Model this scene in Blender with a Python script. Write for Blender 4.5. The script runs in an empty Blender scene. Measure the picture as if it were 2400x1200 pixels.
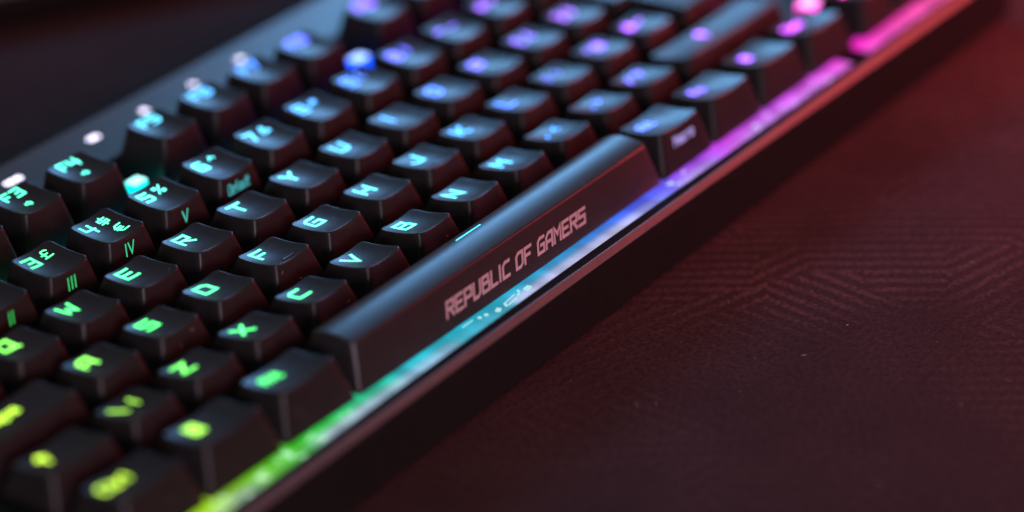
import bpy, math, random
from mathutils import Matrix, Vector

random.seed(7)
S = 0.001                      # the plan below is in millimetres
U = 19.05                      # key pitch
OX, OY, OZ = 170.0, -15.0, -17.0   # plan point that stands at the world origin (on the mat)
scene = bpy.context.scene
COL = scene.collection

# ------------------------------------------------------------------ camera
cam_d = bpy.data.cameras.new("camera")
cam = bpy.data.objects.new("camera", cam_d)
COL.objects.link(cam)
r = Vector((0.5822403640, -0.8113677334, -0.0517548037))
u = Vector((0.4023986498, 0.2322787927, 0.8855065721))
f = Vector((0.7064499170, 0.5364037320, -0.4617353692))
M = Matrix((r, u, -f)).transposed().to_4x4()
M.translation = Vector((-0.4664871944, -0.3925975119, 0.3006688427))
cam.matrix_world = M
cam_d.lens = 93.70576
cam_d.sensor_width = 36.0
cam_d.clip_start = 0.01
cam_d.clip_end = 20.0
cam_d.dof.use_dof = True
cam_d.dof.focus_distance = 0.610
cam_d.dof.aperture_fstop = 4.1
cam_d.dof.aperture_blades = 0
scene.camera = cam

# ------------------------------------------------------------------ room light
world = bpy.data.worlds.new("World")
scene.world = world
world.use_nodes = True
bg = world.node_tree.nodes["Background"]
bg.inputs[0].default_value = (1.0, 0.97, 0.99, 1)
bg.inputs[1].default_value = 0.115


def area(name, loc, target, sx, sy, watts, colour):
    d = bpy.data.lights.new(name, 'AREA')
    d.shape = 'RECTANGLE'
    d.size, d.size_y = sx, sy
    d.energy = watts
    d.color = colour
    o = bpy.data.objects.new(name, d)
    COL.objects.link(o)
    o.location = loc
    o.rotation_euler = (Vector(target) - Vector(loc)).to_track_quat('-Z', 'Y').to_euler()
    return o


# blue screen glow behind the far right corner, red lamp beyond the right end, weak mauve room lamp behind the camera
area("screen_light", (0.70, 0.51, 0.385), (0.0, -0.02, 0.02), 0.22, 0.18, 2.5, (0.20, 0.52, 1.0))
area("red_lamp", (0.37, -0.215, 0.135), (0.17, -0.12, 0.0), 0.10, 0.10, 1.95, (1.0, 0.06, 0.08))
area("room_lamp", (-0.68, -0.82, 0.22), (0.0, -0.05, 0.02), 0.28, 0.20, 3.6, (1.0, 0.70, 0.84))

vs = scene.view_settings
vs.view_transform = 'Standard'
vs.look = 'None'
vs.exposure = 0.0
vs.gamma = 1.0
vs.use_curve_mapping = False
scene.cycles.use_denoising = True
scene.cycles.max_bounces = 6
scene.cycles.sample_clamp_indirect = 4.0


# ------------------------------------------------------------------ helpers
def lin(c):
    return tuple((v / 255 / 12.92) if v / 255 <= 0.04045 else ((v / 255 + 0.055) / 1.055) ** 2.4 for v in c)


LUT = [(-1, (185, 205, 15)), (0, (165, 205, 20)), (1.4, (130, 205, 25)), (2.4, (30, 205, 55)), (3.5, (0, 220, 95)),
       (4.5, (0, 225, 140)), (5.5, (5, 220, 180)), (6.5, (0, 205, 205)), (7.5, (10, 185, 230)), (8.5, (25, 150, 240)),
       (9.5, (40, 115, 248)), (10.5, (85, 90, 240)), (12, (125, 78, 238)), (13, (155, 75, 238)), (14, (195, 70, 238)),
       (15, (250, 45, 215)), (16, (255, 60, 180)), (19, (255, 90, 120))]


def hue(xu):
    xu = max(-1, min(19, xu))
    for (a, ca), (b, cb) in zip(LUT, LUT[1:]):
        if xu <= b:
            t = (xu - a) / (b - a)
            la, lb = lin(ca), lin(cb)
            return tuple(p + (q - p) * t for p, q in zip(la, lb))
    return lin(LUT[-1][1])


def loc(x, y, z):
    return ((x - OX) * S, (y - OY) * S, (z - OZ) * S)


def mesh(name, verts, faces, mat, smooth=False, attr=None):
    me = bpy.data.meshes.new(name)
    me.from_pydata([tuple(c * S for c in v) for v in verts], [], faces)
    me.update()
    if smooth:
        for p in me.polygons:
            p.use_smooth = True
    if attr:
        a = me.attributes.new("core", 'FLOAT', 'POINT')
        a.data.foreach_set("value", attr)
    if mat:
        me.materials.append(mat)
    return me


def obj(name, me, parent=None, at=(0, 0, 0), label=None, cat=None, group=None, kind=None):
    o = bpy.data.objects.new(name, me)
    COL.objects.link(o)
    o.parent = parent
    o.location = at
    for k, v in (("label", label), ("category", cat), ("group", group), ("kind", kind)):
        if v:
            o[k] = v
    return o


class NT:
    def __init__(self, name):
        self.m = bpy.data.materials.new(name)
        self.m.use_nodes = True
        self.t = self.m.node_tree
        self.t.nodes.clear()
        self.out = self.n('ShaderNodeOutputMaterial')

    def n(self, typ, **kw):
        nd = self.t.nodes.new(typ)
        for k, v in kw.items():
            if k.startswith('i_'):
                nd.inputs[k[2:].replace('_', ' ')].default_value = v
            else:
                setattr(nd, k, v)
        return nd

    def l(self, a, b):
        self.t.links.new(a, b)

    def math(self, op, a, b=None, c=None):
        nd = self.n('ShaderNodeMath', operation=op)
        for i, v in enumerate((a, b, c)):
            if v is None:
                continue
            if isinstance(v, (int, float)):
                nd.inputs[i].default_value = v
            else:
                self.l(v, nd.inputs[i])
        return nd.outputs[0]

    def mix(self, fac, a, b):
        nd = self.n('ShaderNodeMix', data_type='RGBA')
        for s, v in ((nd.inputs[0], fac), (nd.inputs[6], a), (nd.inputs[7], b)):
            if isinstance(v, (int, float)):
                s.default_value = v
            elif isinstance(v, tuple):
                s.default_value = v + (1,) if len(v) == 3 else v
            else:
                self.l(v, s)
        return nd.outputs[2]


def plastic(name, base, rough, bump=0.15, scale=9000, spec=0.5, wear=0.06):
    k = NT(name)
    b = k.n('ShaderNodeBsdfPrincipled')
    tc = k.n('ShaderNodeTexCoord')
    no = k.n('ShaderNodeTexNoise', i_Scale=scale, i_Detail=3.0)
    k.l(tc.outputs['Object'], no.inputs['Vector'])
    bp = k.n('ShaderNodeBump', i_Strength=bump, i_Distance=0.00003)
    k.l(no.outputs[0], bp.inputs['Height'])
    k.l(bp.outputs[0], b.inputs['Normal'])
    n2 = k.n('ShaderNodeTexNoise', i_Scale=420.0, i_Detail=5.0, i_Roughness=0.65)
    geo = k.n('ShaderNodeNewGeometry')
    k.l(geo.outputs['Position'], n2.inputs['Vector'])
    k.l(k.math('ADD', k.math('MULTIPLY', k.math('SUBTRACT', n2.outputs[0], 0.5), wear * 3), rough), b.inputs['Roughness'])
    c = k.mix(n2.outputs[0], tuple(v * 0.75 for v in base), tuple(v * 1.25 for v in base))
    k.l(c, b.inputs['Base Color'])
    b.inputs['Specular IOR Level'].default_value = spec
    k.l(b.outputs[0], k.out.inputs[0])
    return k.m


M_CAP = plastic("black_keycap_plastic", (0.026, 0.0235, 0.024), 0.32, bump=0.12, wear=0.045, spec=0.21)
M_SPACE = plastic("space_bar_plastic", (0.026, 0.0235, 0.024), 0.37, bump=0.15, wear=0.02)
M_CASE = plastic("black_case_plastic", (0.010, 0.012, 0.012), 0.75, bump=0.3, spec=0.08)
M_LIP = plastic("brushed_metal_lip", (0.10, 0.095, 0.10), 0.38, bump=0.4, spec=0.6)
M_DECK = plastic("brushed_metal_deck", (0.075, 0.075, 0.08), 0.42, bump=0.35, spec=0.6)
M_PLATE = plastic("switch_plate_metal", (0.03, 0.03, 0.03), 0.5)
M_RUBBER = plastic("rubber", (0.02, 0.02, 0.02), 0.8)
M_PRINT = plastic("pale_print", (0.55, 0.47, 0.49), 0.5, wear=0.02)
M_DUST = plastic("dust", (0.5, 0.42, 0.42), 0.9)


def mat_legend(name, sat, core):
    """Shine-through lettering: the RGB of the lamp below, paler in the middle of each stroke."""
    k = NT(name)
    oi = k.n('ShaderNodeObjectInfo')
    at = k.n('ShaderNodeAttribute', attribute_name="core")
    hot = k.mix(0.45, oi.outputs['Color'], (0.60, 0.85, 0.85))
    c = k.mix(k.math('MULTIPLY', k.math('MULTIPLY', k.math('POWER', at.outputs['Fac'], 1.1), core), oi.outputs['Alpha']), oi.outputs['Color'], hot)
    em = k.n('ShaderNodeEmission', i_Strength=sat)
    k.l(c, em.inputs[0])
    k.l(em.outputs[0], k.out.inputs[0])
    return k.m


M_LEG = mat_legend("lit_legend", 4.3, 0.75)
M_FRONTLEG = mat_legend("lit_front_legend", 0.8, 0.7)
M_LED = mat_legend("lit_led", 3.2, 0.5)
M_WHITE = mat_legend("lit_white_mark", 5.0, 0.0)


SLUT = [(-1, (185, 215, 10)), (1.3, (155, 212, 15)), (2.0, (110, 208, 25)), (2.7, (45, 205, 45)), (3.3, (20, 205, 70)), (3.9, (0, 190, 140)), (4.6, (0, 185, 200)), (6.5, (0, 165, 195)), (8, (0, 140, 205)),
        (9.2, (30, 95, 240)), (10, (85, 85, 240)), (10.6, (145, 75, 235)), (11.5, (205, 65, 235)), (12.5, (200, 80, 240)), (14, (225, 80, 240)), (15, (255, 35, 215)), (16, (255, 55, 190)), (19, (255, 90, 140))]


def ramp_nodes(k, src, shift=0.0):
    cr = k.n('ShaderNodeValToRGB')
    xs = SLUT
    el = cr.color_ramp.elements
    while len(el) < len(xs):
        el.new(0.5)
    for e, (x, c) in zip(el, xs):
        e.position = (x + 1) / 20
        e.color = lin(c) + (1,)
    k.l(k.math('MULTIPLY', k.math('ADD', src, 1.0 + shift), 0.05), cr.inputs[0])
    return cr.outputs[0]


def mat_strip(name, strength, pale):
    """Light guide: LEDs of changing colour along its length, uneven between them."""
    k = NT(name)
    tc = k.n('ShaderNodeTexCoord')
    sp = k.n('ShaderNodeSeparateXYZ')
    k.l(tc.outputs['Object'], sp.inputs[0])
    xu = k.math('MULTIPLY', sp.outputs[0], 1000 / U)
    jit = k.n('ShaderNodeTexNoise', noise_dimensions='1D', i_Scale=1.3, i_Detail=2.0)
    k.l(xu, jit.inputs['W'])
    col = ramp_nodes(k, k.math('ADD', xu, k.math('MULTIPLY', k.math('SUBTRACT', jit.outputs[0], 0.5), 0.7)), 0.0)
    no = k.n('ShaderNodeTexNoise', noise_dimensions='1D', i_Scale=2.2, i_Detail=0.5)
    k.l(k.math('ADD', xu, 31.7), no.inputs['W'])
    v = k.n('ShaderNodeTexNoise', i_Scale=260.0, i_Detail=2.0)
    k.l(tc.outputs['Object'], v.inputs['Vector'])
    mr = k.n('ShaderNodeMapRange')
    mr.inputs[1].default_value, mr.inputs[2].default_value = 0.36, 0.66
    k.l(no.outputs[0], mr.inputs[0])
    at = k.n('ShaderNodeAttribute', attribute_name="core")
    c2 = k.mix(k.math('MULTIPLY', at.outputs['Fac'], pale), col, (0.50, 0.52, 0.80))  # lavender reflection mixed into the emission colour
    st = k.math('MULTIPLY', k.math('ADD', k.math('MULTIPLY', v.outputs[0], 0.5), 0.7), strength)
    lo = k.math('ADD', k.math('MULTIPLY', mr.outputs[0], 0.40), 0.72)
    b = k.n('ShaderNodeBsdfPrincipled')
    b.inputs['Base Color'].default_value = (0.10, 0.10, 0.11, 1)
    b.inputs['Roughness'].default_value = 0.22
    k.l(c2, b.inputs['Emission Color'])
    k.l(k.math('MULTIPLY', st, lo), b.inputs['Emission Strength'])
    k.l(b.outputs[0], k.out.inputs[0])
    return k.m


M_STRIP = mat_strip("rgb_light_guide", 1.1, 1.0)
M_SPILL = mat_strip("rgb_led_spill", 2.2, 0.2)  # added glow standing in for key LED spill


# ------------------------------------------------------------------ the mat, the desk and what lies behind
def mat_cloth():
    k = NT("black_cloth_with_line_print")
    b = k.n('ShaderNodeBsdfPrincipled')
    tc = k.n('ShaderNodeTexCoord')
    P = tc.outputs['Object']
    # warp the plan a little so that the printed lines are not ruler-straight
    wn = k.n('ShaderNodeTexNoise', i_Scale=14.0, i_Detail=1.0)
    k.l(P, wn.inputs['Vector'])
    wv = k.n('ShaderNodeVectorMath', operation='MULTIPLY_ADD')
    k.l(wn.outputs[1], wv.inputs[0])
    wv.inputs[1].default_value = (0.006, 0.006, 0)
    wn2 = k.n('ShaderNodeTexNoise', i_Scale=70.0, i_Detail=2.0)
    k.l(P, wn2.inputs['Vector'])
    wv2 = k.n('ShaderNodeVectorMath', operation='MULTIPLY_ADD')
    k.l(wn2.outputs[1], wv2.inputs[0])
    wv2.inputs[1].default_value = (0.0016, 0.0016, 0)
    k.l(P, wv2.inputs[2])
    k.l(wv2.outputs[0], wv.inputs[2])
    vo = k.n('ShaderNodeTexVoronoi', feature='F1', distance='CHEBYCHEV', i_Scale=30.0)
    rot0 = k.n('ShaderNodeVectorRotate', rotation_type='Z_AXIS')
    rot0.inputs['Angle'].default_value = math.radians(-31)
    k.l(wv.outputs[0], rot0.inputs['Vector'])
    k.l(rot0.outputs[0], vo.inputs['Vector'])
    sc = k.n('ShaderNodeSeparateColor')
    k.l(vo.outputs['Color'], sc.inputs[0])
    # one of four line directions per cell
    q = k.math('MULTIPLY', k.math('FLOOR', k.math('MULTIPLY', sc.outputs[0], 3.99)), 1.0)
    ang = k.math('ADD', k.math('MULTIPLY', k.math('GREATER_THAN', q, 1.5), math.radians(38)),
                 k.math('MULTIPLY', k.math('GREATER_THAN', q, 2.5), math.radians(-80)))
    rot = k.n('ShaderNodeVectorRotate', rotation_type='Z_AXIS')
    k.l(rot0.outputs[0], rot.inputs['Vector'])
    k.l(ang, rot.inputs['Angle'])
    sp = k.n('ShaderNodeSeparateXYZ')
    k.l(rot.outputs[0], sp.inputs[0])
    wave = k.math('SINE', k.math('MULTIPLY', sp.outputs[0], 2 * math.pi / 0.0042))
    line = k.n('ShaderNodeMapRange', interpolation_type='SMOOTHSTEP')
    line.inputs[1].default_value, line.inputs[2].default_value = -0.35, 0.75
    k.l(wave, line.inputs[0])
    fade = k.n('ShaderNodeTexNoise', i_Scale=9.0, i_Detail=3.0)
    k.l(P, fade.inputs['Vector'])
    fr = k.n('ShaderNodeMapRange', interpolation_type='SMOOTHSTEP')
    fr.inputs[1].default_value, fr.inputs[2].default_value = 0.36, 0.60
    k.l(fade.outputs[0], fr.inputs[0])
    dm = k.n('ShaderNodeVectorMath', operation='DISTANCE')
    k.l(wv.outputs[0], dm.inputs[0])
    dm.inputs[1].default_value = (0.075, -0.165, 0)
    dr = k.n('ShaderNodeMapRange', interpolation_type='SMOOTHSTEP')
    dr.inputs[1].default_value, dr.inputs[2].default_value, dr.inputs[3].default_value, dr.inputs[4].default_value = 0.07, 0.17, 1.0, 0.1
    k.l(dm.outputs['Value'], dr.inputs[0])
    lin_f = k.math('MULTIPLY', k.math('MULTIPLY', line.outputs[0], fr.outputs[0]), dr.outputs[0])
    # cloth weave and lint
    w1 = k.n('ShaderNodeTexNoise', i_Scale=850.0, i_Detail=3.0)
    k.l(P, w1.inputs['Vector'])
    w2 = k.n('ShaderNodeTexNoise', i_Scale=60.0, i_Detail=4.0, i_Roughness=0.6)
    k.l(P, w2.inputs['Vector'])
    base = k.mix(lin_f, (0.082, 0.062, 0.064), (0.205, 0.145, 0.155))
    w3 = k.n('ShaderNodeTexNoise', i_Scale=26.0, i_Detail=6.0, i_Roughness=0.7)
    k.l(P, w3.inputs['Vector'])
    m3 = k.n('ShaderNodeMapRange')
    m3.inputs[1].default_value, m3.inputs[2].default_value, m3.inputs[3].default_value, m3.inputs[4].default_value = 0.35, 0.68, 0.0, 0.55
    k.l(w3.outputs[0], m3.inputs[0])
    base = k.mix(m3.outputs[0], base, (0.030, 0.023, 0.024))
    m1 = k.n('ShaderNodeMapRange')
    m1.inputs[1].default_value, m1.inputs[2].default_value, m1.inputs[3].default_value, m1.inputs[4].default_value = 0.36, 0.64, 0.0, 0.75
    k.l(w1.outputs[0], m1.inputs[0])
    base = k.mix(m1.outputs[0], base, (0.026, 0.020, 0.022))
    base = k.mix(k.math('MULTIPLY', w2.outputs[0], 0.45), base, (0.052, 0.042, 0.045))
    k.l(base, b.inputs['Base Color'])
    b.inputs['Roughness'].default_value = 0.78
    b.inputs['Specular IOR Level'].default_value = 0.03
    b.inputs['Sheen Weight'].default_value = 0.0
    h = k.math('ADD', k.math('MULTIPLY', w1.outputs[0], 0.6), k.math('MULTIPLY', lin_f, 0.5))
    bp = k.n('ShaderNodeBump', i_Strength=0.6, i_Distance=0.00016)
    k.l(h, bp.inputs['Height'])
    k.l(bp.outputs[0], b.inputs['Normal'])
    k.l(b.outputs[0], k.out.inputs[0])
    return k.m


M_CLOTH = mat_cloth()
M_DESK = plastic("dark_desk_veneer", (0.05, 0.035, 0.03), 0.5, scale=300)


def prism_x(profile, x0, x1, closed=True):
    """Extrude a (y, z) profile, given anticlockwise seen from +x, along x."""
    n = len(profile)
    v = [(x0, y, z) for y, z in profile] + [(x1, y, z) for y, z in profile]
    fs = [(i, (i + 1) % n, n + (i + 1) % n, n + i) for i in range(n)]
    fs = [tuple(reversed(q)) for q in fs]
    fs.append(tuple(range(n)))
    fs.append(tuple(reversed(range(n, 2 * n))))
    return v, fs


def box(x0, x1, y0, y1, z0, z1):
    return prism_x([(y0, z0), (y1, z0), (y1, z1), (y0, z1)], x0, x1)


def fix(me):
    import bmesh
    bm = bmesh.new()
    bm.from_mesh(me)
    bmesh.ops.recalc_face_normals(bm, faces=bm.faces)
    bm.to_mesh(me)
    bm.free()
    return me


def bevelled(name, v, fs, mat, width, seg=2, ang=25):
    import bmesh
    me = fix(mesh(name, v, fs, mat))
    bm = bmesh.new()
    bm.from_mesh(me)
    es = [e for e in bm.edges if len(e.link_faces) == 2 and e.calc_face_angle(0) > math.radians(ang)]
    bmesh.ops.bevel(bm, geom=es, offset=width * S, segments=seg, affect='EDGES', profile=0.6)
    bm.to_mesh(me)
    bm.free()
    return me


obj("desk", fix(mesh("desk", *box(-1300, 1500, -900, 900, -60, -4), M_DESK)), at=(0, 0, 0), kind="structure")
obj("desk_mat", bevelled("desk_mat", *box(-420, 620, -330, 420, -3.99, 0), M_CLOTH, 1.0),
    label="large black cloth desk mat with a faint maze of printed lines", cat="desk mat")

# low dark bar lying behind the keyboard, out of focus
bar = obj("monitor_foot", None, at=(0, 0, 0), label="blurred low dark monitor foot behind the keyboard", cat="monitor foot")
bar.rotation_euler = (0, 0, math.radians(-30))
bar.location = (0.040, 0.172, 0)
bar.empty_display_size = 0.02
obj("body", bevelled("body", *box(-190, 190, 0, 46, 0.2, 9), M_CASE, 1.5), bar)
obj("top_plate", bevelled("top_plate", *box(-187, 187, 3, 43, 9, 10.5), M_DECK, 0.6), bar)

# ------------------------------------------------------------------ keyboard
kb = obj("keyboard", None, label="black mechanical keyboard with rainbow backlit keys and a glowing front light strip", cat="keyboard")
kb.empty_display_size = 0.05
X0, X1 = -7.0, 18.25 * U + 7.0


def part(name, me, parent=kb, at=(0, 0, 0), **kw):
    return obj(name, me, parent, loc(*at) if parent is kb else tuple(c * S for c in at), **kw)


# front bezel: inner wall, flat top, bright chamfer, front wall that leans in towards the mat
zt = 1.0
part("front_bezel", bevelled("front_bezel", *prism_x([(-97.0, -15.5), (-88.0, -15.5), (-92.4, -3.5), (-93.6, zt), (-96.35, zt), (-97.3, -0.7), (-97.4, -3.4)], X0, X1), M_CASE, 0.25))
lipv = prism_x([(-96.2, zt + 0.06), (-96.5, zt + 0.06), (-97.46, -0.65), (-97.16, -0.65)], X0, X1)
part("lip_trim", bevelled("lip_trim", *lipv, M_LIP, 0.08))
part("rear_deck", bevelled("rear_deck", *prism_x([(37.5, -6), (37.5, 1.6), (38.3, 2.2), (59.2, 2.2), (61.5, -1.0), (61.0, -15.5), (37.5, -15.5)], X0, X1), M_DECK, 0.4))
for a, b in ((X0, -0.9), (18.25 * U + 0.9, X1)):
    part("side_frame", bevelled("side_frame", *prism_x([(-87.9, -15.5), (37.45, -15.5), (37.45, 1.6), (-93.6, 1.6), (-92.35, -3.5)], a, b), M_CASE, 0.5))
part("bottom_shell", fix(mesh("bottom_shell", *box(X0 + 1, X1 - 1, -87.5, 37.4, -15.9, -12), M_CASE)))
part("switch_plate", fix(mesh("switch_plate", *box(-0.85, 18.25 * U + 0.85, -80.5, 37.4, -5.8, -3.9), M_PLATE)))
for fx in (20, 330):
    for fy in (-85, 50):
        part("rubber_foot", bevelled("rubber_foot", *box(-12, 12, -4, 4, -1.05, 0.1), M_RUBBER, 0.3), at=(fx, fy, -15.9))


PALE_SHEEN = [(-1, 0.1), (1.2, 0.15), (1.7, 0.7), (2.0, 0.1), (2.7, 0.1), (3.0, 0.9), (3.7, 0.9), (4.0, 0.75), (5.3, 0.55), (5.5, 0.1), (6.5, 0.1), (6.6, 0.95), (8.6, 1.1), (9.1, 0.9), (9.5, 0.5), (10.0, 0.15), (10.3, 0.6), (10.9, 0.5), (11.2, 0.1), (12, 0.45), (13, 0.3), (14, 0.3), (15, 0.2), (19, 0.1)]  # strength of the reflection painted on the outer band, along the strip


def sheen_at(xu):
    for (a, pa), (b, pb) in zip(PALE_SHEEN, PALE_SHEEN[1:]):
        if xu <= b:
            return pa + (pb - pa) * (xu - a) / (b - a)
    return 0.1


def strip(x0, x1, name="light_strip", hook=False):
    """Light guide between the front keys and the bezel: flat inner band, gently rounded outer band."""
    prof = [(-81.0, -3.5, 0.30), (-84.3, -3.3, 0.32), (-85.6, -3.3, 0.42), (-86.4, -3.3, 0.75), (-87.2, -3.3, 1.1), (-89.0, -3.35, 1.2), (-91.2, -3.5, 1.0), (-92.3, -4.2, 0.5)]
    n = max(2, int((x1 - x0) / 2.5))
    v, fs, at = [], [], []
    for i in range(n + 1):
        x = x0 + (x1 - x0) * i / n
        for y, z, c in prof:
            v.append((x, y, z))
            at.append(max(0.0, c - 0.3) * sheen_at(x / U))
    m = len(prof)
    for i in range(n):
        for j in range(m - 1):
            a = i * m + j
            fs.append((a, a + 1, a + m + 1, a + m))
    # ends and underside close the body
    b0 = len(v)
    for i in (0, n):
        x = x0 + (x1 - x0) * i / n
        v += [(x, -92.3, -5.0), (x, -81.0, -5.0)]
        at += [0.3, 0.3]
    fs.append(tuple(range(m)) + (b0, b0 + 1))
    fs.append(tuple(n * m + j for j in range(m)) + (b0 + 2, b0 + 3))
    fs.append((b0, b0 + 2, b0 + 3, b0 + 1))
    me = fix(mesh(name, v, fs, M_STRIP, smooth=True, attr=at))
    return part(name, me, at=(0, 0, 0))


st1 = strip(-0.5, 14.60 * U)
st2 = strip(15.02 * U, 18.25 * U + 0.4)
part("strip_divider", bevelled("strip_divider", *box(14.61 * U, 15.01 * U, -92.3, -81, -5, -2.8), M_CASE, 0.2))


def spill_strip(x0, x1, y0, y1, name="led_spill_strip"):
    v, fs = box(x0, x1, y0, y1, -3.85, -3.2)
    me = fix(mesh(name, v, fs, M_SPILL, attr=[0.6] * len(v)))
    return part(name, me)


spill_strip(-0.5, 15 * U, 0.56 * U, 0.84 * U)  # glowing strip added to tint the function key fronts like LED spill


def hook(x, y0, y1, w):
    """Short arm of the light guide that turns back between two keys."""
    v, fs = box(x - w / 2, x + w / 2, y0, y1, -4.2, -3.2)
    return part("light_strip_arm", fix(mesh("light_strip_arm", v, fs, M_STRIP, attr=[0.1] * len(v))))


hook(15.125 * U, -80.95, -70.0, 4.0)

# clips and chips of the light guide that show through it below the lettering; reflected glints painted as glow
def chip(x, y, w, d, h, mat, rot=0.0, core=1.0):
    me = bevelled("guide_clip", *box(-w / 2, w / 2, -d / 2, d / 2, -0.3, h), mat, 0.12, 1)
    a = me.attributes.new("core", 'FLOAT', 'POINT')
    a.data.foreach_set("value", [core] * len(me.vertices))
    o = part("guide_clip", me, at=(x, y, -3.3))
    o.rotation_euler = (0, 0, rot)
    o.color = (0.42, 0.80, 0.82, 1)
    return o


M_CHIP = mat_legend("lit_clip", 1.0, 0.6)
M_STRIPCHIP = mat_legend("lit_strip_chip", 1.5, 0.3)
for x, y, w, d, h, rz in ((131.4, -86.6, 1.9, 1.3, 0.35, 0.1), (119.6, -86.9, 1.5, 1.2, 0.3, 0.4), (116.4, -85.9, 1.0, 0.7, 0.3, -0.5), (114.6, -85.4, 0.7, 0.9, 0.3, 0.7), (129.2, -85.6, 0.9, 0.5, 0.3, 1.1), (128.0, -86.5, 1.0, 0.4, 0.3, 0.3),
                          (125.0, -86.0, 5.2, 0.25, 0.2, 0.12), (124.6, -87.3, 4.2, 0.35, 0.2, 0.10), (122.4, -87.0, 1.1, 0.6, 0.25, 0.8), (111.0, -84.7, 4.0, 0.2, 0.2, 0.0)):
    chip(x, y, w, d, h, M_CHIP, rz)
for i in range(44):
    xx = random.choice([random.uniform(8, 70), random.uniform(14, 66), random.uniform(188, 270)])
    chip(xx, random.uniform(-88.8, -84.6), random.uniform(0.4, 1.8), random.uniform(0.3, 1.2), 0.25, M_STRIPCHIP, random.uniform(-1, 1)).color = tuple(0.5 * q + 0.35 for q in hue(xx / U)) + (1,)


# ------------------------------------------------------------------ key caps
ROWS = {  # y of the row (pitches), front top y, z ; back top y, z
    'f': (1.3816, -7.35, 11.75, 5.3, 12.6),
    'n': (0.0, -7.4, 11.0, 5.4, 12.0),
    'q': (-1.0, -7.2, 9.2, 5.5, 8.8),
    'a': (-2.0, -6.55, 8.65, 5.6, 7.75),
    'z': (-3.0, -6.3, 8.85, 5.8, 7.0),
    'b': (-4.0, -6.45, 8.95, 5.8, 7.6),
}
BASE_Z = -1.7


class Cap:
    def __init__(s, row, w, kind='dish'):
        s.row, s.w, s.kind = row, w, kind
        yr, s.fy, s.fz, s.by, s.bz = ROWS[row]
        s.hx = w * U / 2 - 3.3
        if kind == 'space':
            s.hx = w * U / 2 - 2.9

    def topz(s, x, y):
        t = (y - s.fy) / (s.by - s.fy)
        z = s.fz + (s.bz - s.fz) * t
        if s.kind == 'space':
            tt = max(0, min(1, t))
            return s.fz - 0.2 * tt + 0.85 * (1 - (2 * tt - 1) ** 2) - 0.8 * (max(0.0, tt - 0.55) / 0.45) ** 2
        k = min(1.0, abs(x) / s.hx)
        m = 2 * max(0.0, min(1.0, t)) - 1
        return z - 0.70 * (1 - k * k) - 0.52 * (1 - m * m)

    def fronty(s, z):
        t = (z - BASE_Z) / (s.fz - BASE_Z)
        return -9.1 + (s.fy + 9.1) * t


def ring(hx, y0, y1, rad, zf, na=5, ne=7):
    cy, hy = (y0 + y1) / 2, (y1 - y0) / 2
    rad = min(rad, hx * 0.95, hy * 0.95)
    pts = []
    cs = [(hx - rad, hy - rad, 0), (-hx + rad, hy - rad, 90), (-hx + rad, -hy + rad, 180), (hx - rad, -hy + rad, 270)]
    for i, (cx, cyy, a0) in enumerate(cs):
        for j in range(na):
            a = math.radians(a0 + 90 * j / (na - 1))
            pts.append((cx + rad * math.cos(a), cy + cyy + rad * math.sin(a)))
        nx = cs[(i + 1) % 4]
        a = math.radians(a0 + 90)
        pa = (cx + rad * math.cos(a), cyy + rad * math.sin(a))
        pb = (nx[0] + rad * math.cos(a), nx[1] + rad * math.sin(a))
        for j in range(1, ne):
            t = j / ne
            pts.append((pa[0] + (pb[0] - pa[0]) * t, cy + pa[1] + (pb[1] - pa[1]) * t))
    return [(x, y, zf(x, y)) for x, y in pts]


MESHES = {}


def cap_mesh(c):
    key = (c.row, c.w, c.kind)
    if key in MESHES:
        return MESHES[key]
    rings = []
    bx = c.w * U / 2 - 0.5
    e = 0.16
    ox, of, ob = c.hx + e, c.fy - e, c.by + e
    for t in (0.0, 0.03, 0.33, 0.66, 0.94, 1.0):
        hx = bx + (ox - bx) * t
        y0 = -9.1 + (of + 9.1) * t
        y1 = 9.1 + (ob - 9.1) * t
        rad = 0.9 + 0.9 * t
        rings.append(ring(hx, y0, y1, rad, lambda x, y, t=t: BASE_Z + (c.topz(x, max(c.fy, min(c.by, y))) - 0.33 - BASE_Z) * t))
    for ins, dz, rad in ((-0.11, -0.20, 1.72), (0.02, -0.06, 1.6), (0.20, -0.01, 1.45), (0.5, 0, 1.3)):
        rings.append(ring(c.hx - ins, c.fy + ins, c.by - ins, rad, lambda x, y, dz=dz: c.topz(x, y) + dz))
    # from the rim inwards the top is laid as shrinking rings
    cy = (c.fy + c.by) / 2
    for s_ in (0.72, 0.5, 0.28, 0.1):
        rings.append([(x * s_, cy + (y - cy) * s_, c.topz(x * s_, cy + (y - cy) * s_)) for x, y, z in rings[9]])
    n = len(rings[0])
    v = [p for rg in rings for p in rg]
    fs = []
    for k in range(len(rings) - 1):
        for i in range(n):
            j = (i + 1) % n
            fs.append((k * n + i, k * n + j, (k + 1) * n + j, (k + 1) * n + i))
    v.append((0, cy, c.topz(0, cy)))
    last = (len(rings) - 1) * n
    for i in range(n):
        fs.append((last + i, last + (i + 1) % n, len(v) - 1))
    me = mesh("space_bar" if c.kind == 'space' else "keycap", v, fs, M_SPACE if c.kind == 'space' else M_CAP, smooth=True)
    MESHES[key] = me
    return me


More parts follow.
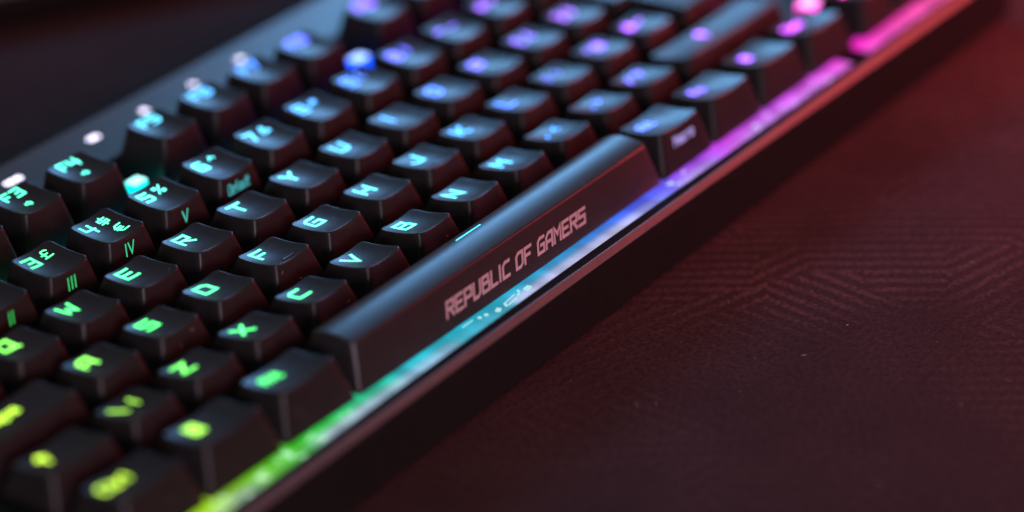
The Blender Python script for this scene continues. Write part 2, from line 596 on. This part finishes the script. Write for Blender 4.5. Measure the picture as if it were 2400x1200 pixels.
# ---- stroke lettering on a 4 x 6 grid, squared like the photograph's
G = {
    'A': "0,0 0,4.4 1.4,6 4,6 4,0;0,2.4 4,2.4", 'B': "0,0 0,6 3.6,6 3.6,3.3 0,3.3;3.6,3.3 4,3 4,0 0,0", 'C': "4,6 1.2,6 0,4.8 0,0 4,0",
    'D': "0,0 0,6 2.8,6 4,4.6 4,0 0,0", 'E': "4,6 0,6 0,0 4,0;0,3.1 3.4,3.1", 'F': "4,6 0,6 0,0;0,3 3.2,3",
    'G': "4,6 1.2,6 0,4.8 0,0 4,0 4,3 2,3", 'H': "0,0 0,6;4,0 4,6;0,3 4,3", 'I': "0.4,0 0.4,6", 'J': "4,6 4,0 1.2,0 0,1.4",
    'K': "0,0 0,6;4,6 1.2,3 4,0;0,3 1.2,3", 'L': "0,6 0,0 3.6,0", 'M': "0,0 0,6 2,3 4,6 4,0", 'N': "0,0 0,6 4,0 4,6",
    'O': "0,0 0,4.8 1.2,6 4,6 4,1.2 2.8,0 0,0", 'P': "0,0 0,6 4,6 4,2.6 0,2.6", 'Q': "3.2,0 0,0 0,6 4,6 4,1 ;2.4,1.6 4.4,-0.6",
    'R': "0,0 0,6 4,6 4,3 0,3;1.8,3 4,0", 'S': "4,6 0,6 0,3.2 4,3.2 4,0 0,0", 'T': "0,6 4.4,6;2.2,6 2.2,0", 'U': "0,6 0,0 2.8,0 4,1.2 4,6",
    'V': "0,6 2,0 4,6", 'W': "0,6 0.6,0 2,3.4 3.4,0 4,6", 'X': "0,0 4,6;0,6 4,0", 'Y': "0,6 2,3 4,6;2,3 2,0", 'Z': "0,6 4,6 0,0 4,0",
    '0': "0,0 0,6 4,6 4,0 0,0;1.2,1.6 2.8,4.4", '1': "0.6,5 2,6 2,0", '2': "0,6 4,6 4,3.2 0,3.2 0,0 4,0", '3': "0,6 4,6 4,0 0,0;1.2,3.1 4,3.1",
    '4': "0,6 0,2.6 4,2.6;3.3,6 3.3,0", '5': "4,6 0,6 0,3.4 4,3.4 4,0.8 3.2,0 0,0", '6': "4,6 0.8,6 0,5.2 0,0 4,0 4,3.2 0,3.2",
    '7': "0,6 4,6 1.6,0", '8': "0,0 0,6 4,6 4,0 0,0;0,3.1 4,3.1", '9': "0,0 4,0 4,6 0,6 0,3 4,3",
    'a': "0.4,4 3.2,4 3.2,0 0,0 0,2.2 3.2,2.2", 'b': "0,6 0,0 3.2,0 3.2,4 0,4", 'c': "3,4 0,4 0,0 3,0", 'e': "3.2,0 0,0 0,4 3.2,4 3.2,2 0,2", 'f': "2.6,6 1,6 1,0;0,3.8 2.4,3.8",
    'h': "0,0 0,6;0,4 3.2,4 3.2,0", 'i': "0.6,0 0.6,4;0.6,5.3 0.6,6", 'l': "0.6,6 0.6,0", 'm': "0,0 0,4 4,4 4,0;2,4 2,0", 'n': "0,0 0,4 3.2,4 3.2,0", 'o': "0,0 0,4 3.2,4 3.2,0 0,0",
    'p': "0,-2 0,4 3.2,4 3.2,0 0,0", 'r': "0,0 0,4 2.4,4", 's': "3,4 0,4 0,2 3,2 3,0 0,0", 't': "1,6 1,0 2.6,0;0,4 2.4,4", 'u': "0,4 0,0 3.2,0 3.2,4", 'k': "0,0 0,6;2.8,4 0.6,2 2.8,0",
    '%': "0,0 4,6;0.2,6 1.4,6 1.4,4.4 0.2,4.4 0.2,6;2.6,1.6 3.8,1.6 3.8,0 2.6,0 2.6,1.6", '$': "4,5 0,5 0,3 4,3 4,1 0,1;2,6.4 2,-0.4",
    '€': "4.2,6 1.6,6 0.8,5 0.8,1 1.6,0 4.2,0;0,3.8 3,3.8;0,2.2 3,2.2", '£': "4,5.2 3.2,6 1.6,6 1.2,5 1.2,0;0,0 4,0;0,3 3,3", '^': "0.6,3.6 2,6 3.4,3.6",
    '&': "4,0 1,4.6 1.4,6 2.6,6 3,4.8 0,2 0,0.6 0.8,0 2.4,0 4,2", '*': "2,1 2,5;0.3,2 3.7,4;0.3,4 3.7,2", '(': "2.6,6.4 1.4,4.6 1.4,1.4 2.6,-0.4", ')': "1.4,6.4 2.6,4.6 2.6,1.4 1.4,-0.4",
    '-': "0.4,3 3.6,3", '_': "0,0 4,0", '=': "0.4,4 3.6,4;0.4,2 3.6,2", '+': "0.4,3 3.6,3;2,1.4 2,4.6", '[': "2.8,6.2 1.2,6.2 1.2,-0.2 2.8,-0.2", ']': "1.2,6.2 2.8,6.2 2.8,-0.2 1.2,-0.2",
    '{': "3,6.2 2,6.2 2,3.8 1.2,3 2,2.2 2,-0.2 3,-0.2", '}': "1,6.2 2,6.2 2,3.8 2.8,3 2,2.2 2,-0.2 1,-0.2",
    ';': "1.5,4 1.5,4.8;1.5,1.2 1,0", ':': "1.5,4 1.5,4.8;1.5,0.6 1.5,1.4", "'": "1.6,6 1.6,4.2", '@': "3,2 1.4,2 1.4,4 3,4 3,1.6 4,1.6 4,6 0,6 0,0 4,0", '#': "1.2,0 1.6,6;2.8,0 3.2,6;0.2,2 4,2;0.4,4 4.2,4", '~': "0,2.6 1.2,3.6 2.8,2.4 4,3.4",
    ',': "1.8,1.2 1.2,-0.6", '<': "3.4,5 0.8,3 3.4,1", '.': "1.6,0 1.6,0.9", '>': "0.8,5 3.4,3 0.8,1", '/': "0.4,-0.2 3.4,6.2", '?': "0,6 4,6 4,3.4 2,3.4 2,2;2,0 2,0.9", '\\': "0.4,6.2 3.4,-0.2", '|': "2,6.4 2,-0.4",
    '"': "1,6 1,4.4;2.6,6 2.6,4.4", '!': "2,6 2,2;2,0 2,0.9", '`': "1,6 2.2,4.6", '\u00ac': "0.4,3.6 3.8,3.6 3.8,2",
    '\u2190': "4.4,3 0,3;1.8,4.8 0,3 1.8,1.2", '\u2192': "0,3 4.4,3;2.6,4.8 4.4,3 2.6,1.2", '\u2191': "2,0 2,6;0.2,4.2 2,6 3.8,4.2", '\u2193': "2,6 2,0;0.2,1.8 2,0 3.8,1.8",
    '\u25a0': "0,0 0,6;2,0 2,6;4,0 4,6;0,3 4,3;0,6 4,6;0,0 4,0",       # four-pane window mark
    '\u25b6': "0,0 0,6 3.4,3 0,0;4.6,0 4.6,6", '\u25c0': "4,0 4,6 0.6,3 4,0;-0.4,0 -0.4,6", '\u25cb': "1,0 0,1.6 0,4.4 1,6 3,6 4,4.4 4,1.6 3,0 1,0", '\u25c8': "0,2 1.4,2 3,0.4 3,5.6 1.4,4 0,4 0,2;4.2,1.6 4.2,4.4",
    '\u2630': "0,1 4,1;0,3 4,3;0,5 4,5",
}
ADV = {'I': 2.7, 'L': 5.5, 'i': 2.4, 'l': 2.6, 'T': 6.2, 'r': 4.2, 't': 4.4, 'f': 4.4, ' ': 3.4, 'a': 5.0, 'c': 4.8, 'e': 5.0, 'o': 5.0, 'u': 5.0, 'n': 5.0, 's': 4.8, '.': 3, "'": 3}


def strokes(text, height, place, thick=0.95, slant=0.0, spacing=0.0, wide=1.0, sub=0.8, lift=0.0):
    """Flat strokes of the lettering, mapped to a surface by place(x, y); text is centred on 0,0."""
    s = height / 6.0
    x, lines = 0.0, []
    for ch in text:
        if ch in G:
            for pl in G[ch].split(';'):
                pts = [tuple(float(q) for q in p.split(',')) for p in pl.split()]
                lines.append([(x + px * wide, py) for px, py in pts])
        x += ADV.get(ch, 5.9) * wide + spacing
    width = x - 1.9 * wide - spacing
    verts, faces, core = [], [], []
    ht = thick / 2
    for li_, pts in enumerate(lines):
        closed = pts[0] == pts[-1] and len(pts) > 3
        # subdivide long runs so the lettering follows the curve of the cap
        d = []
        for a, b in zip(pts, pts[1:]):
            n = max(1, int(math.hypot(b[0] - a[0], b[1] - a[1]) * s / sub))
            d += [(a[0] + (b[0] - a[0]) * i / n, a[1] + (b[1] - a[1]) * i / n) for i in range(n)]
        if not closed:
            d.append(pts[-1])
            # square ends reach half a stroke further, as the letters of the photograph do
            for q, w in ((0, 1), (-1, -2)):
                dx, dy = d[q][0] - d[w][0], d[q][1] - d[w][1]
                L = math.hypot(dx, dy)
                d[q] = (d[q][0] + dx / L * ht * 0.9, d[q][1] + dy / L * ht * 0.9)
        n = len(d)
        b0 = len(verts)
        for i in range(n):
            p = d[i]
            a = d[(i - 1) % n] if (closed or i) else None
            b = d[(i + 1) % n] if (closed or i < n - 1) else None
            d1 = (p[0] - a[0], p[1] - a[1]) if a else (b[0] - p[0], b[1] - p[1])
            d2 = (b[0] - p[0], b[1] - p[1]) if b else d1
            l1, l2 = math.hypot(*d1), math.hypot(*d2)
            n1, n2 = (-d1[1] / l1, d1[0] / l1), (-d2[1] / l2, d2[0] / l2)
            mx, my = n1[0] + n2[0], n1[1] + n2[1]
            ml = max(0.35, (mx * mx + my * my) / 2)
            mx, my = mx / ml * ht, my / ml * ht
            for k, c in ((1, 0), (0, 1), (-1, 0)):
                px, py = p[0] + mx * k, p[1] + my * k
                qx = (px - width / 2 + (py - 3) * slant) * s
                qy = (py - 3) * s
                X, Y, Z = place(qx, qy)
                verts.append((X, Y, Z + lift * li_))
                core.append(c)
        for i in range(n if closed else n - 1):
            j = (i + 1) % n
            for k in (0, 1):
                faces.append((b0 + i * 3 + k, b0 + i * 3 + k + 1, b0 + j * 3 + k + 1, b0 + j * 3 + k))
    return verts, faces, core


def legend(cap, c, name, mat, bits, colour, label=None, front=False):
    # the blue and violet lamps are the strongest
    boost = 1.0 if front else 1.0 + 0.16 * max(0.0, min(6.0, (cap.location.x / S + OX) / U - 7.5))
    V, F, C = [], [], []
    for text, x0, y0, h, kw in bits:
        if front:
            pl = lambda a, b, x0=x0, y0=y0: (x0 + a, c.fronty(y0 + b) - 0.05, y0 + b)
        else:
            pl = lambda a, b, x0=x0, y0=y0: (x0 + a, y0 + b, c.topz(x0 + a, y0 + b) + 0.035)
        v, fs, co = strokes(text, h, pl, **kw)
        n = len(V)
        V += v
        F += [tuple(i + n for i in q) for q in fs]
        C += co
    me = mesh(name, V, F, mat, attr=C)
    o = obj(name, me, cap)
    g = boost
    # the lamps in the middle of the board wash out to white, the violet ones keep their colour
    o.color = tuple(q * g for q in colour) + (max(0.25, min(1.0, 1.0 - 0.25 * (boost - 1.0) / 0.16, 0.15 * (cap.location.x / S + OX) / U + 0.1)),)
    if label:
        o["label"] = label
    return o


def place_cap(row, x, w, said, kind='dish'):
    c = Cap(row, w, kind)
    cx, cy = (x + w / 2) * U, ROWS[row][0] * U
    name = "space_bar" if kind == 'space' else "keycap"
    o = part(name, cap_mesh(c), at=(cx, cy, 0), label=said)
    # hand-fitted caps never sit perfectly square
    o.rotation_euler = (random.uniform(-.006, .006), random.uniform(-.006, .006), random.uniform(-.006, .006))
    shade = {'f': 0.75, 'n': 0.6, 'q': 0.3, 'a': 0.0, 'z': -0.25, 'b': -0.1}[row]
    return o, c, hue(x + w / 2 - 0.4 + shade)


T = dict(thick=1.3, wide=1.36)
T2 = dict(thick=0.95, wide=1.25)
# function row
FX = [(2, 'F1'), (3, 'F2'), (4, 'F3'), (5, 'F4'), (6.5, 'F5'), (7.5, 'F6'), (8.5, 'F7'), (9.5, 'F8'), (11, 'F9'), (12, 'F10'), (13, 'F11'), (14, 'F12')]
MEDIA = {'F1': '\u25a0', 'F2': '\u25cb', 'F3': '\u25c8', 'F4': '\u25c8', 'F5': '\u25cb', 'F6': '\u25c0', 'F7': '\u25b6', 'F8': '\u25b6'}
o, c, col = place_cap('f', 0, 1, "escape keycap at the rear corner")
legend(o, c, "legend", M_LEG, [("Esc", -1.0, 3.0, 2.6, T)], col)
for x, t in FX:
    o, c, col = place_cap('f', x, 1, "tall function keycap lit " + t)
    bits = [(t, -0.1, 3.2, 3.0, dict(thick=1.2, wide=1.15))]
    if t in ('F3', 'F4'):
        bits.append((MEDIA[t], -0.4, -2.4, 2.0, T2))
    legend(o, c, "legend", M_LEG, bits, col)

# number row, with roman numerals on the front faces
NUM = [(0, '`', '\u00ac'), (1, '1', '!'), (2, '2', '"'), (3, '3', '£'), (4, '4', '$'), (5, '5', '%'), (6, '6', '^'), (7, '7', '&'), (8, '8', '*'), (9, '9', '('), (10, '0', ')'), (11, '-', '_'), (12, '=', '+')]
FRONT = {'1': 'I', '2': 'II', '3': 'III', '4': 'IV', '5': 'V', '6': 'Default'}
for x, a, b in NUM:
    o, c, col = place_cap('n', x, 1, "number row keycap lit %s and %s" % (a, b))
    bits = [(a, -3.0, 1.6, 3.5, dict(thick=1.25, wide=1.2)), (b, 1.9, 2.1, 2.7, T2)]
    if a == '4':
        bits.append(('€', 2.1, -3.0, 3.0, T2))
    legend(o, c, "legend", M_LEG, bits, col)
    if a in FRONT:
        long = a == '6'
        legend(o, c, "front_legend", M_FRONTLEG, [(FRONT[a], -0.4, 7.3, 2.4 if long else 2.7, dict(thick=0.75 if long else 0.9, slant=0.12, spacing=-0.35 if not long else -0.1, wide=0.62 if long else 1.0))], col, front=True)
o, c, col = place_cap('n', 13, 2, "wide backspace keycap")
legend(o, c, "legend", M_LEG, [('\u2190', -8, 2, 3.2, T)], col)


def letters(row, x, chars, extra=None):
    for i, ch in enumerate(chars):
        a, b = (ch, None) if isinstance(ch, str) else ch
        o, c, col = place_cap(row, x + i, 1, "letter keycap lit " + a if a.isalpha() else "keycap lit with the signs %s and %s" % (a, b))
        if b:
            bits = [(a, -2.6, 1.7, 3.2, T), (b, 2.0, 1.9, 3.0, T2)]
        else:
            bits = [(a, -1.5, 2.0, 3.85, T)]
        legend(o, c, "legend", M_LEG, bits, col)
        if a in 'FJ':
            v, fs = [], []
            prof = [(-0.32, -0.1), (-0.18, 0.28), (0.18, 0.28), (0.32, -0.1)]
            for k in range(7):
                xx = -1.9 + 3.8 * k / 6
                for dy, dz in prof:
                    v.append((xx, -5.0 + dy, c.topz(xx, -5.0) + dz))
            for k in range(6):
                for j in range(3):
                    q = k * 4 + j
                    fs.append((q, q + 1, q + 5, q + 4))
            fs += [(0, 1, 2, 3), (24, 25, 26, 27)]
            obj("homing_bar", fix(mesh("homing_bar", v, fs, M_CAP)), o)


letters('q', 1.5, list("QWERTYUIOP") + [('[', '{'), (']', '}')])
letters('a', 1.75, list("ASDFGHJKL") + [(';', ':'), ("'", '@'), ('#', '~')])
letters('z', 1.25, [('\\', '|')] + list("ZXCVBNM") + [(',', '<'), ('.', '>'), ('/', '?')])
WIDE = [('q', 0, 1.5, 'Tab', "wide tab keycap"), ('a', 0, 1.75, 'Caps', "wide caps lock keycap at the edge of the home row"),
        ('z', 0, 1.25, '\u2191', "shift keycap beside the backslash key"), ('z', 12.25, 2.75, '\u2191', "long shift keycap beside the slash key"),
        ('b', 0, 1.25, 'Ctrl', "control keycap at the bottom corner"), ('b', 1.25, 1.25, '\u25a0', "keycap with a lit window mark"), ('b', 2.5, 1.25, 'Alt', "alt keycap beside the space bar"),
        ('b', 10, 1.25, 'Alt', "alternate keycap with macro lettering on its front"), ('b', 11.25, 1.25, 'Fn', "function shift keycap in the bottom row"), ('b', 12.5, 1.25, '\u2630', "menu keycap with a lit list mark"), ('b', 13.75, 1.25, 'Ctrl', "control keycap beside the arrow keys"),
        ('b', 15.25, 1, '\u2190', "arrow keycap pointing sideways next to the control key"), ('b', 16.25, 1, '\u2193', "arrow keycap pointing down"), ('b', 17.25, 1, '\u2192', "arrow keycap at the end of the bottom row"), ('z', 16.25, 1, '\u2191', "arrow keycap pointing up")]
for row, x, w, t, said in WIDE:
    o, c, col = place_cap(row, x, w, said)
    off = {1.5: -3.8, 1.75: -1.5, 2.75: -3.4, 1.25: -3.0, 1: -1.5}[w]
    legend(o, c, "legend", M_LEG, [(t, off, 1.7, 2.7 if len(t) > 1 else 3.6, dict(thick=1.4, spacing=0.2))], col)
    if x == 10:
        legend(o, c, "front_legend", M_FRONTLEG, [("Macro", 0.2, 5.3, 2.2, dict(thick=0.95, slant=0.1))], (0.85, 0.55, 1.5), front=True)
for x in (15.25, 16.25, 17.25):
    for row, y in (('n', 0), ('q', 0)):
        place_cap(row, x, 1, "navigation keycap beside the main block")


def enter_key():
    """Tall two-row enter key, narrower below."""
    x0, x1, xs = -1.5 * U / 2 + 0.5, 1.5 * U / 2 - 0.5, -1.5 * U / 2 + 0.25 * U + 0.5
    ya, yb, ym = -U - 9.1, 9.1, -9.1
    base = [(xs, ya), (x1, ya), (x1, yb), (x0, yb), (x0, ym), (xs, ym)]
    top = [(xs + 2.8, ya + 2.6), (x1 - 2.8, ya + 2.6), (x1 - 2.8, yb - 3.6), (x0 + 2.8, yb - 3.6), (x0 + 2.8, ym + 2.6), (xs + 2.8, ym + 2.6)]
    zt_ = [8.6, 8.6, 8.7, 8.7, 8.8, 8.8]
    v = [(x, y, BASE_Z) for x, y in base] + [(x, y, z) for (x, y), z in zip(top, zt_)]
    fs = [(i, (i + 1) % 6, 6 + (i + 1) % 6, 6 + i) for i in range(6)] + [tuple(range(6, 12))]
    me = bevelled("keycap", v, fs, M_CAP, 0.7, 3, 20)
    o = part("keycap", me, at=(14.25 * U, -U, 0), label="tall stepped enter keycap spanning two rows")
    c = Cap('q', 1)
    c.topz = lambda x, y: 8.75
    legend(o, c, "legend", M_LEG, [('\u2190', -4, 2, 3.2, T)], hue(14.2))


enter_key()

# space bar with its printed front and lit line
o, c, col = place_cap('b', 3.75, 6.25, "long convex space bar with pale lettering on its front face", 'space')
o.rotation_euler = (0, 0, 0)
v, fs, co = strokes("REPUBLIC OF GAMERS", 3.1, lambda a, b: (0.6 + a, c.fronty(3.0 + b) - 0.05, 3.0 + b), thick=1.42, slant=0.30, spacing=-0.3, wide=1.14, sub=5.0)
# lift each stroke by a hair so that crossing strokes never share a plane
text_me = mesh("lettering", [(x, y - 0.0004 * (i % 97), z) for i, (x, y, z) in enumerate(v)], fs, M_PRINT)
obj("lettering", text_me, o)
v, fs = [], []
for k in range(9):
    xx = -7.9 + 9.3 * k / 8
    for yy in (2.55, 2.98):
        v.append((xx, yy, c.topz(xx, yy) + 0.04))
for k in range(8):
    fs.append((2 * k, 2 * k + 2, 2 * k + 3, 2 * k + 1))
ln = obj("lit_line", mesh("lit_line", v, fs, M_LEG, attr=[0.25] * len(v)), o)
ln.color = hue(7.2) + (1,)


# ---- bare switch lights that show in the gaps between the key blocks
def led(x, y, z, w, d, colour):
    v, fs = box(-w / 2, w / 2, -d / 2, d / 2, -z - 3.0, 1.2)
    me = bevelled("led", v, fs, M_LED, 0.5, 2)
    a = me.attributes.new("core", 'FLOAT', 'POINT')
    a.data.foreach_set("value", [2.0 if p.co.z > 0.0008 else 0.0 for p in me.vertices])
    o = part("led", me, at=(x * U, y * U, z))
    o.color = colour + (1,)


led(6.25, 1.16, 2.0, 4.4, 3.6, lin((0, 190, 185)))
led(10.75, 1.08, 2.6, 5.0, 4.0, lin((0, 75, 250)))
led(15.62, -3.36, 1.6, 6.0, 4.2, lin((255, 10, 205)))

# ---- pale function marks printed on the rear deck behind the function keys
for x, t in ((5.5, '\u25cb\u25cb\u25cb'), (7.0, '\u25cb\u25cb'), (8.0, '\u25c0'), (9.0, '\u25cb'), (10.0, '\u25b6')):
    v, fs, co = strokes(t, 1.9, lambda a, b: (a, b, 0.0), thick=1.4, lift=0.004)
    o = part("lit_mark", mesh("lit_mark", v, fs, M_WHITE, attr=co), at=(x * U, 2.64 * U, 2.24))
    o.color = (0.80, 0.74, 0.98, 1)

# ------------------------------------------------------------------ lint on the mat
def speck(x, y, size, z=0.0):
    v = []
    for k in range(8):
        v.append(((random.random() - .5) * size, (random.random() - .5) * size, random.random() * size * 0.7))
    import bmesh
    bm = bmesh.new()
    for q in v:
        bm.verts.new([p * S for p in q])
    bmesh.ops.convex_hull(bm, input=bm.verts)
    me = bpy.data.meshes.new("lint_speck")
    bm.to_mesh(me)
    bm.free()
    me.materials.append(M_DUST)
    return me


obj("crumb", speck(0, 0, 0.9), None, ((173.8 - OX) * S, (-145.7 - OY) * S, 0.0001), label="tiny pale crumb lying alone on the dark mat", cat="crumb")


# fine dust and lint scattered over the mat
V, F = [], []
for i in range(170):
    x, y = random.uniform(60, 330), random.uniform(-240, -100)
    L, w, a = random.choice((0.12, 0.15, 0.2, 0.7, 1.5)), random.uniform(0.03, 0.08), random.uniform(0, 6.28)
    dx, dy = math.cos(a) * L / 2, math.sin(a) * L / 2
    nx, ny = -math.sin(a) * w, math.cos(a) * w
    b = len(V)
    x, y = x - OX, y - OY
    V += [(x - dx - nx, y - dy - ny, 0.02), (x + dx - nx, y + dy - ny, 0.02), (x + dx + nx, y + dy + ny, 0.02), (x - dx + nx, y - dy + ny, 0.02), (x, y, 0.02 + 2 * w)]
    F += [(b, b + 1, b + 4), (b + 1, b + 2, b + 4), (b + 2, b + 3, b + 4), (b + 3, b, b + 4)]
obj("dust", mesh("dust", V, F, M_DUST), label="fine pale dust and lint on the dark mat", cat="dust", kind="stuff")

# the same dust on the key fronts and tops
V, F = [], []
for o in list(kb.children):
    if o.name.split('.')[0] not in ("keycap", "space_bar"):
        continue
    row = min(ROWS, key=lambda q: abs(ROWS[q][0] * U - (o.location.y / S + OY)))
    c = Cap(row, 1)
    for i in range(random.randint(1, 5) if o.name.startswith("keycap") else 14):
        front = random.random() < 0.55
        span = 6.0 if o.name.startswith("keycap") else 55.0
        x = random.uniform(-span, span)
        w = random.uniform(0.03, 0.08)
        L, a = random.choice((0.08, 0.1, 0.15, 0.8)), random.uniform(0, 6.28)
        cx, cy = o.location.x / S + OX + x, o.location.y / S + OY
        b = len(V)
        for su, sv in ((-1, -1), (1, -1), (1, 1), (-1, 1)):
            du = su * math.cos(a) * L / 2 - sv * math.sin(a) * w
            dv = su * math.sin(a) * L / 2 + sv * math.cos(a) * w
            if front:
                zz = 3.0 + (i * 1.7) % 5 + dv
                V.append((cx + du - OX, cy + c.fronty(zz) - 0.03 - OY, zz - OZ))
            else:
                if span > 10:
                    yy = -6.2 + dv
                    V.append((cx + du - OX, cy + yy - OY, 9.35 - OZ))
                else:
                    yy = -5.5 + (i * 2.3) % 9 + dv
                    V.append((cx + du - OX, cy + yy - OY, c.topz(x + du, yy) + 0.03 - OZ))
        F.append((b, b + 1, b + 2, b + 3))
obj("dust_specks", mesh("dust_specks", V, F, M_DUST), kb, kind="stuff")
